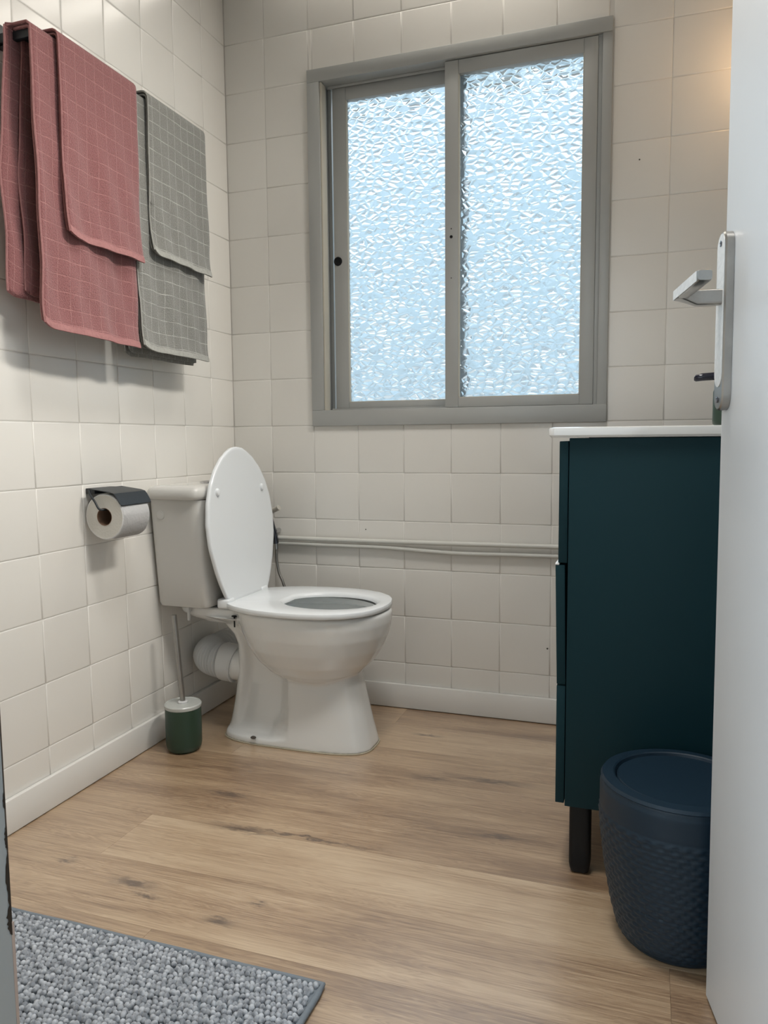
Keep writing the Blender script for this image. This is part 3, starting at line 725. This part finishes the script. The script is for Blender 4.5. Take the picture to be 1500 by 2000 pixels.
# lid, raised: outline in (v along lid, half width)
lw = [(0, .110), (.02, .125), (.05, .142), (.09, .160), (.16, .182), (.22, .186), (.28, .176), (.33, .154), (.37, .124), (.40, .088), (.418, .055), (.428, .03), (.431, 0)]
def lid_outline(n=44):
    P = []
    for sgn in (1, -1):
        rng = range(n + 1) if sgn == 1 else range(n, -1, -1)
        for i in rng:
            u = i / n; v = .431 * (1 - (1 - u) ** 1.9); P.append((v, sgn * interp(lw, v)))
    return [p for k, p in enumerate(P) if k == 0 or (abs(p[0] - P[k - 1][0]) + abs(p[1] - P[k - 1][1])) > 1e-5]
LO = lid_outline(); lb = Vector((.2170, YT + .008, .402)); tilt = math.radians(4.0)
lu = Vector((-math.sin(tilt), 0, math.cos(tilt))); ln = Vector((math.cos(tilt), 0, math.sin(tilt)))
def lp(v, y, d): return lb + lu * v + Vector((0, y, 0)) + ln * d
bm = bmesh.new(); c = (.22, 0)
loft(bm, [[lp(v, y, 0.0005) for v, y in scaled(LO, .010, c)], [lp(v, y, .0015) for v, y in scaled(LO, .0035, c)], [lp(v, y, 0) for v, y in scaled(LO, .001, c)], [lp(v, y, -.003) for v, y in LO], [lp(v, y, -.008) for v, y in LO], [lp(v, y, -.0115) for v, y in scaled(LO, .004, c)], [lp(v, y, -.0130) for v, y in scaled(LO, .03, c)]])
trel(bm_obj('lid', bm, seat_m, angle=50))
for y in (-.126, .126):
    bm = bmesh.new(); n = 18; cc = lp(.308, y, 0)
    loft(bm, [[cc + ln * d + Vector((0, rr * math.cos(2 * math.pi * i / n), 0)) + lu * rr * 1.25 * math.sin(2 * math.pi * i / n) for i in range(n)] for rr, d in ((.0085, 0), (.0085, .003), (.007, .006), (.004, .007))])
    trel(bm_obj('lid_bumper', bm, seat_m))
for y in (-.098, .098):
    bm = bmesh.new(); box(bm, (.183, YT + y - .020, .3865), (.222, YT + y + .020, .414), .007, 3); trel(bm_obj('hinge', bm, seat_m))
# cistern
def cs(z, x1, w, ins=0): return rr2(.0025 + ins, x1 - ins, w - ins, z, 80, 2 / 9)
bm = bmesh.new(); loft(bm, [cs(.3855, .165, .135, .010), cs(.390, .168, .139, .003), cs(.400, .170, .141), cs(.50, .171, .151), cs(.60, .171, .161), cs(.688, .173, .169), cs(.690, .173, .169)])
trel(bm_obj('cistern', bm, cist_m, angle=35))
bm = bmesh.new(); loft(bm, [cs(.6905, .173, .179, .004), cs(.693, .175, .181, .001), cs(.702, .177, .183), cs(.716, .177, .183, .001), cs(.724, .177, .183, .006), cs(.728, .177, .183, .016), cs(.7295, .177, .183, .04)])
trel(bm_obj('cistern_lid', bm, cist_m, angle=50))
bm = bmesh.new(); lathe(bm, [(.021, .7295), (.021, .733), (.018, .7345), (.016, .733), (.002, .7335)], (.105, YT - .02, 0), 32); trel(bm_obj('flush_button', bm, chrome_m))
bm = bmesh.new(); n = 24; yb_ = YT - .1662
loft(bm, [[(.045 + rr * math.cos(2 * math.pi * i / n), yy, .648 + rr * math.sin(2 * math.pi * i / n)) for i in range(n)] for rr, yy in ((.0125, yb_ + .006), (.0125, yb_ - .0002), (.011, yb_ - .0010), (.007, yb_ - .0006), (.0065, yb_ - .0012))]); trel(bm_obj('side_plug', bm, cist_m))
# fixings under the shelf
bm = bmesh.new(); lathe(bm, [(.009, .372), (.009, .3845)], (.085, YT - .105, 0), 6); lathe(bm, [(.0045, .345), (.0045, .372)], (.085, YT - .105, 0), 14); trel(bm_obj('cistern_bolt', bm, pvc_m))
bm = bmesh.new(); tube(bm, [(.232, YT - .1075, .366), (.232, YT - .1075, .336)], .0022, 8); box(bm, (.224, YT - .1095, .365), (.237, YT - .1005, .368), .0005); trel(bm_obj('seat_bolt', bm, black_m))
bm = bmesh.new(); n = 14; loft(bm, [[(.275 + rr * 1.3 * math.cos(2 * math.pi * i / n), YT - .0975 + dd, .022 + rr * .7 * math.sin(2 * math.pi * i / n)) for i in range(n)] for rr, dd in ((.006, .004), (.006, -.0008), (.003, -.0006))]); trel(bm_obj('fixing_hole', bm, hole_m))
bm = bmesh.new(); tube(bm, [(p[0], p[1], .0018) for p in ped(0.001)] + [(ped(.001)[0][0], ped(.001)[0][1], .0018)], .0022, 6, False); trel(bm_obj('sealant_bead', bm, mat('yellowed_sealant', (.52, .47, .36), .6, noise=.4, nscale=60)))
# waste pipe
wp = empty('waste_pipe', (.12, YT, .13), 'white corrugated flexible waste pipe bending behind the toilet', 'pipe')
bm = bmesh.new(); path = smoothpath([(.165, -.318, .198), (.115, -.318, .203), (.080, -.305, .206), (.058, -.270, .206), (.056, -.225, .205), (.056, -.12, .204), (.056, -.017, .204)], 60)
tube(bm, path, .05, 40, True, rf=lambda u: .049 + (.0036 * math.sin(u * 30 * 2 * math.pi) if u > .12 else .001))
o = bm_obj('corrugated_hose', bm, pvc_m, angle=25); o.parent = wp; o.matrix_parent_inverse = Matrix.Translation((-.12, -YT, -.13))
bm = bmesh.new()
tube(bm, [(.130, YT + .002, .201), (.133, YT + .002, .201), (.172, YT + .001, .1975), (.175, YT + .001, .197)], .054, 44, True, rf=lambda u: .0555 if .1 < u < .9 else .053)
o = bm_obj('collar', bm, pvc_m, angle=25); o.parent = wp; o.matrix_parent_inverse = Matrix.Translation((-.12, -YT, -.13))
bm = bmesh.new(); tube(bm, [(.174, YT, .197), (.215, YT, .193)], .047, 40); trel(bm_obj('outlet', bm, cer_m))

# ------------------------------------------------------------------ toilet brush
br = empty('toilet_brush', (.105, -.50, 0), 'toilet brush with steel handle standing in a dark green holder', 'toilet brush')
def brl(name, prof, m, n=44):
    bm = bmesh.new(); lathe(bm, prof, (0, 0, 0), n); o = bm_obj(name, bm, m, angle=40); o.parent = br; return o
brl('holder', [(.034, .0006), (.041, .003), (.0465, .010), (.0485, .020), (.0488, .06), (.0488, .120), (.0475, .1215)], green_m)
brl('holder_lid', [(.0495, .1215), (.0502, .124), (.0502, .130), (.048, .1325), (.046, .1325), (.045, .131), (.012, .1315)], lidgrey_m)
brl('collar', [(.0135, .1315), (.0135, .136), (.010, .138)], pvc_m, 24)
bm = bmesh.new(); tube(bm, [(0, 0, .135), (-.020, .002, .376)], .0072, 16); o = bm_obj('handle', bm, steel_m); o.parent = br

# ------------------------------------------------------------------ pipes on the back wall
wpz = mat('painted_pipe', (.60, .60, .56), .35, noise=.1, nscale=20, bump=.15, bscale=60)
def pipe(name, label, pts, r):
    bm = bmesh.new(); tube(bm, smoothpath(pts, 6), r, 16); o = bm_obj(name, bm, wpz); tag(o, label, 'pipe')
pipe('water_pipe', 'white painted pipe along the back wall, the upper straight one of two', [(.03, -.0150, .531), (.4, -.015, .531), (.8, -.0155, .5325), (1.2, -.0155, .535), (1.6, -.015, .536)], .0075)
pipe('water_pipe', 'white painted pipe along the back wall, the lower one that sags away to the right', [(.03, -.0135, .514), (.35, -.0135, .513), (.52, -.0135, .5125), (.65, -.0135, .507), (.78, -.0135, .503), (1.0, -.0135, .5055), (1.6, -.0135, .508)], .0062)
# ------------------------------------------------------------------ bidet sprayer
bs = empty('bidet_sprayer', (.15, -.02, .55), 'chrome hand-held bidet sprayer hooked on the back wall behind the toilet', 'bidet sprayer')
def bst(name, pts, r, m, rf=None, sm_=True):
    bm = bmesh.new(); tube(bm, smoothpath(pts, 8) if sm_ else pts, r, 14, True, rf); o = bm_obj(name, bm, m); o.parent = bs; o.matrix_parent_inverse = Matrix.Translation((-.15, .02, -.55))
bst('spray_head', [(.130, -.052, .607), (.193, -.068, .636)], .0085, mat('pale_chrome', (.62, .6, .55), .3, metal=.6), sm_=False)
bst('handle', [(.149, -.048, .616), (.154, -.042, .58), (.160, -.036, .545), (.163, -.034, .515)], .008, dsteel_m, rf=lambda u: .0068 + .0022 * u)
bst('hose_nut', [(.163, -.034, .516), (.164, -.034, .496)], .0062, chrome_m, sm_=False)
bst('hose', [(.164, -.034, .497), (.164, -.034, .46), (.172, -.036, .42), (.188, -.038, .385), (.20, -.04, .33), (.19, -.035, .25), (.14, -.025, .20), (.12, -.018, .17)], .0045, steel_m)
bst('wall_hook', [(.158, -.0015, .555), (.158, -.032, .555)], .008, chrome_m, sm_=False)

# ------------------------------------------------------------------ vanity
VY0, VY1, VX0, VX1 = -.795, -.195, 1.163, 1.630
va_ = empty('vanity_cabinet', (1.4, -.5, .136), 'dark teal bathroom vanity cabinet with three drawer fronts on black legs', 'cabinet')
def vb(name, lo, hi, m=teal_m, bev=.0012, parent=va_, fn=None):
    bm = bmesh.new(); box(bm, lo, hi, bev, 2)
    if fn: fn(bm)
    o = bm_obj(name, bm, m); o.parent = parent; o.matrix_parent_inverse = Matrix.Translation((-1.4, .5, -.136)) if parent is va_ else parent.matrix_parent_inverse
    return o
vb('side_panel', (VX0, VY0, .136), (VX1, VY0 + .016, .8478)); vb('side_panel', (VX0, VY1 - .016, .136), (VX1, VY1, .8478))
vb('bottom_panel', (VX0, VY0 + .0165, .136), (VX1, VY1 - .0165, .152)); vb('back_panel', (VX1 - .008, VY0 + .0165, .1525), (VX1, VY1 - .0165, .8478))
vb('front_frame', (VX0 + .001, VY0 + .0165, .1525), (VX0 + .006, VY1 - .0165, .840), black_m)
def lip(bm):
    for v_ in bm.verts:
        if v_.co.z > .55 and v_.co.x < 1.151: v_.co.x -= .005
        if v_.co.z > .60 and v_.co.x > 1.155: v_.co.x -= .004
for z0, z1, fn in ((.613, .842, None), (.3775, .6085, lip), (.141, .3745, None)):
    d_ = vb('drawer_front', (1.145, VY0 + .001, z0), (1.1615, VY1 - .001, z1), teal_m, .0012, va_, fn)
edge = vb('lip_glint', (1.1395, VY0 + .0012, .6088), (1.147, VY1 - .0012, .6118), film_glint_m, .0004)  # glint on the slanted drawer lip, put into the strip's pale colour
edge['label'] = 'pale strip painted as the glint on the drawer lip'
for x, y in ((1.192, -.772), (1.192, -.22), (1.60, -.772), (1.60, -.22)):
    bm = bmesh.new()
    def sq(r, z): return [(x + r * math.copysign(abs(math.cos(a)) ** .35, math.cos(a)), y + r * math.copysign(abs(math.sin(a)) ** .35, math.sin(a)), z) for a in [2 * math.pi * (i + .5) / 24 for i in range(24)]]
    loft(bm, [sq(.014, .0006), sq(.017, .003), sq(.019, .010), sq(.0205, .020), sq(.0205, .1355)])
    o = bm_obj('leg', bm, black_m, angle=30); o.parent = va_; o.matrix_parent_inverse = Matrix.Translation((-1.4, .5, -.136))
# washbasin top with a sunken bowl
wbn = empty('washbasin', (1.4, -.5, .849), 'white ceramic washbasin top resting on the teal cabinet', 'sink')
bm = bmesh.new()
def rring(x0, x1, y0, y1, r, z, n=6):
    P = []
    for cx, cy, a0 in ((x1 - r, y1 - r, 0), (x0 + r, y1 - r, 90), (x0 + r, y0 + r, 180), (x1 - r, y0 + r, 270)):
        for i in range(n + 1):
            a = math.radians(a0 + 90 * i / n); P.append((cx + r * math.cos(a) - 1.4, cy + r * math.sin(a) + .5, z - .849))
    return P
X0, X1, Y0, Y1 = 1.124, 1.630, -.803, -.187
loft(bm, [rring(1.215, 1.545, -.70, -.29, .05, .790), rring(1.155, 1.615, -.77, -.22, .05, .8485) if False else rring(1.20, 1.56, -.715, -.275, .05, .8485), rring(X0 + .006, X1 - .002, Y0 + .003, Y1 - .003, .010, .8488), rring(X0 + .001, X1, Y0, Y1, .012, .853), rring(X0, X1, Y0, Y1, .012, .862), rring(X0 + .002, X1 - .001, Y0 + .001, Y1 - .001, .012, .8665), rring(X0 + .008, X1 - .004, Y0 + .006, Y1 - .006, .012, .8682),
          rring(X0 + .05, X1 - .12, Y0 + .07, Y1 - .07, .04, .8675), rring(X0 + .06, X1 - .13, Y0 + .08, Y1 - .08, .05, .855), rring(X0 + .10, X1 - .15, Y0 + .12, Y1 - .12, .06, .800)])
o = bm_obj('basin', bm, cer_m, angle=35); o.parent = wbn
bm = bmesh.new(); lathe(bm, [(.02, -.0485), (.02, -.046), (.014, -.045), (.004, -.0465)], (-.045, .0, 0), 24); o = bm_obj('drain', bm, chrome_m); o.parent = wbn
# soap dispenser
sd_ = empty('soap_dispenser', (1.452, -.66, .8685), 'dark green soap dispenser with black pump on the washbasin behind the door handle', 'soap dispenser')
def sdl(name, prof, m):
    bm = bmesh.new(); lathe(bm, prof, (0, 0, 0), 32); o = bm_obj(name, bm, m); o.parent = sd_
sdl('bottle', [(.032, .0004), (.0355, .004), (.036, .010), (.036, .064), (.034, .070), (.018, .0725)], green_m)
sdl('pump_collar', [(.014, .0725), (.014, .080), (.006, .081), (.006, .092), (.009, .0925), (.009, .101), (.006, .1025)], black_m)
bm = bmesh.new(); loft(bm, [[(x, w_ * math.cos(2 * math.pi * i / 16), z + 1.6 * h_ * math.sin(2 * math.pi * i / 16)) for i in range(16)] for x, w_, h_, z in ((.008, .009, .005, .0945), (-.02, .008, .0048, .0945), (-.055, .0065, .0046, .093), (-.067, .0055, .0042, .0915), (-.0705, .003, .002, .0900))])
o = bm_obj('nozzle', bm, mat('glossy_black', (.012, .012, .025), .15, noise=.2)); o.parent = sd_

# ------------------------------------------------------------------ bin with moulded rattan weave
bn = empty('waste_bin', (1.366, -.930, 0), 'navy blue round plastic bin with moulded rattan weave beside the teal cabinet', 'bin')
tabr = [(0, .083), (.006, .089), (.02, .094), (.06, .104), (.12, .114), (.18, .121), (.23, .1245), (.262, .1245), (.272, .122), (.2765, .118)]
nA, nZ = 240, 116
rings = []; zs = [.276 * (i / nZ) for i in range(nZ + 1)]
def wob(a, z):
    if z < .012 or z > .222: return 0
    rowh = .0088; row = int(z / rowh); v = z / rowh - row
    colw = 2 * math.pi / 38; u = (a / colw + (row % 2) * .5) % 1
    hump = math.sin(math.pi * v) ** .5 * (math.sin(math.pi * u) ** .6)
    return .0030 * hump
for z in zs:
    r0 = interp(tabr, z); rings.append([((r0 + wob(2 * math.pi * i / nA, z)) * math.cos(2 * math.pi * i / nA) * 1.05, (r0 + wob(2 * math.pi * i / nA, z)) * math.sin(2 * math.pi * i / nA), z + .0006) for i in range(nA)])
bm = bmesh.new(); loft(bm, rings, True, False); o = bm_obj('woven_body', bm, navy_m, angle=70); o.parent = bn
bm = bmesh.new(); n = 96
def br_(r, z): return [(r * 1.05 * math.cos(2 * math.pi * i / n), r * math.sin(2 * math.pi * i / n), z) for i in range(n)]
loft(bm, [br_(.1215, .2730), br_(.1235, .2750), br_(.1205, .2800), br_(.104, .2815), br_(.1015, .2800), br_(.1005, .2760), br_(.0995, .274)], False, False)
o = bm_obj('rim', bm, navy_m, angle=30); o.parent = bn
bm = bmesh.new(); loft(bm, [br_(.0985, .2685), br_(.0985, .2755), br_(.096, .2775), br_(.06, .2782), br_(.01, .2784)], True, True)
o = bm_obj('swing_lid', bm, navy_m, angle=30); o.parent = bn

# ------------------------------------------------------------------ bath mat
mt_ = empty('bath_mat', (.47, -1.48, 0), 'grey chenille bath mat lying on the wood floor in front', 'bath mat')
rx0, rx1, ry0, ry1 = .04, .843, -1.715, -1.238
bm = bmesh.new(); box(bm, (rx0 - .47, ry0 + 1.48, .0006), (rx1 - .47, ry1 + 1.48, .0062), .002); o = bm_obj('backing', bm, rugedge_m); o.parent = mt_
bm = bmesh.new()
cr_ = [(rx0, ry0), (rx1, ry0), (rx1, ry1), (rx0, ry1)]
pts = []
for i in range(4):
    a, b_ = Vector((*cr_[i], .006)), Vector((*cr_[(i + 1) % 4], .006))
    for k in range(24): pts.append(a.lerp(b_, k / 24) - Vector((.47, -1.48, 0)) + Vector((0, 0, .0006 * math.sin(k))))
pts.append(pts[0]); tube(bm, pts, .0052, 10, False); o = bm_obj('binding', bm, rugedge_m, angle=60); o.parent = mt_
base = bmesh.new(); bmesh.ops.create_icosphere(base, subdivisions=2, radius=1)
bv = [v_.co.copy() for v_ in base.verts]; bf = [[v_.index for v_ in f.verts] for f in base.faces]; base.free()
V, Fc = [], []; rnd = random.Random(4); pit = .0090
ny = int((ry1 - ry0 - .014) / pit); nx_ = int((rx1 - rx0 - .014) / pit)
for iy in range(ny + 1):
    for ix in range(nx_ + 1):
        x = rx0 + .008 + ix * pit + (iy % 2) * pit * .5 + rnd.gauss(0, .0011); y = ry0 + .008 + iy * pit + rnd.gauss(0, .0011)
        if x > rx1 - .007: continue
        rot = Matrix.Rotation(rnd.uniform(0, 6.28), 3, 'Z') @ Matrix.Rotation(rnd.uniform(-.5, .5), 3, 'X')
        s_ = Vector((rnd.uniform(.0046, .0056), rnd.uniform(.0040, .0050), rnd.uniform(.0060, .0080)))
        k0 = len(V); cz = .0088 + rnd.uniform(-.0015, .0015)
        for p in bv: V.append((rot @ Vector((p.x * s_.x, p.y * s_.y, p.z * s_.z * .85))) + Vector((x - .47, y + 1.48, cz)))
        Fc += [[k0 + q for q in f] for f in bf]
me = bpy.data.meshes.new('chenille_pile'); me.from_pydata([tuple(v_) for v_ in V], [], Fc); me.shade_smooth()
o = link('chenille_pile', me, rug_m, mt_); o['kind'] = 'stuff'
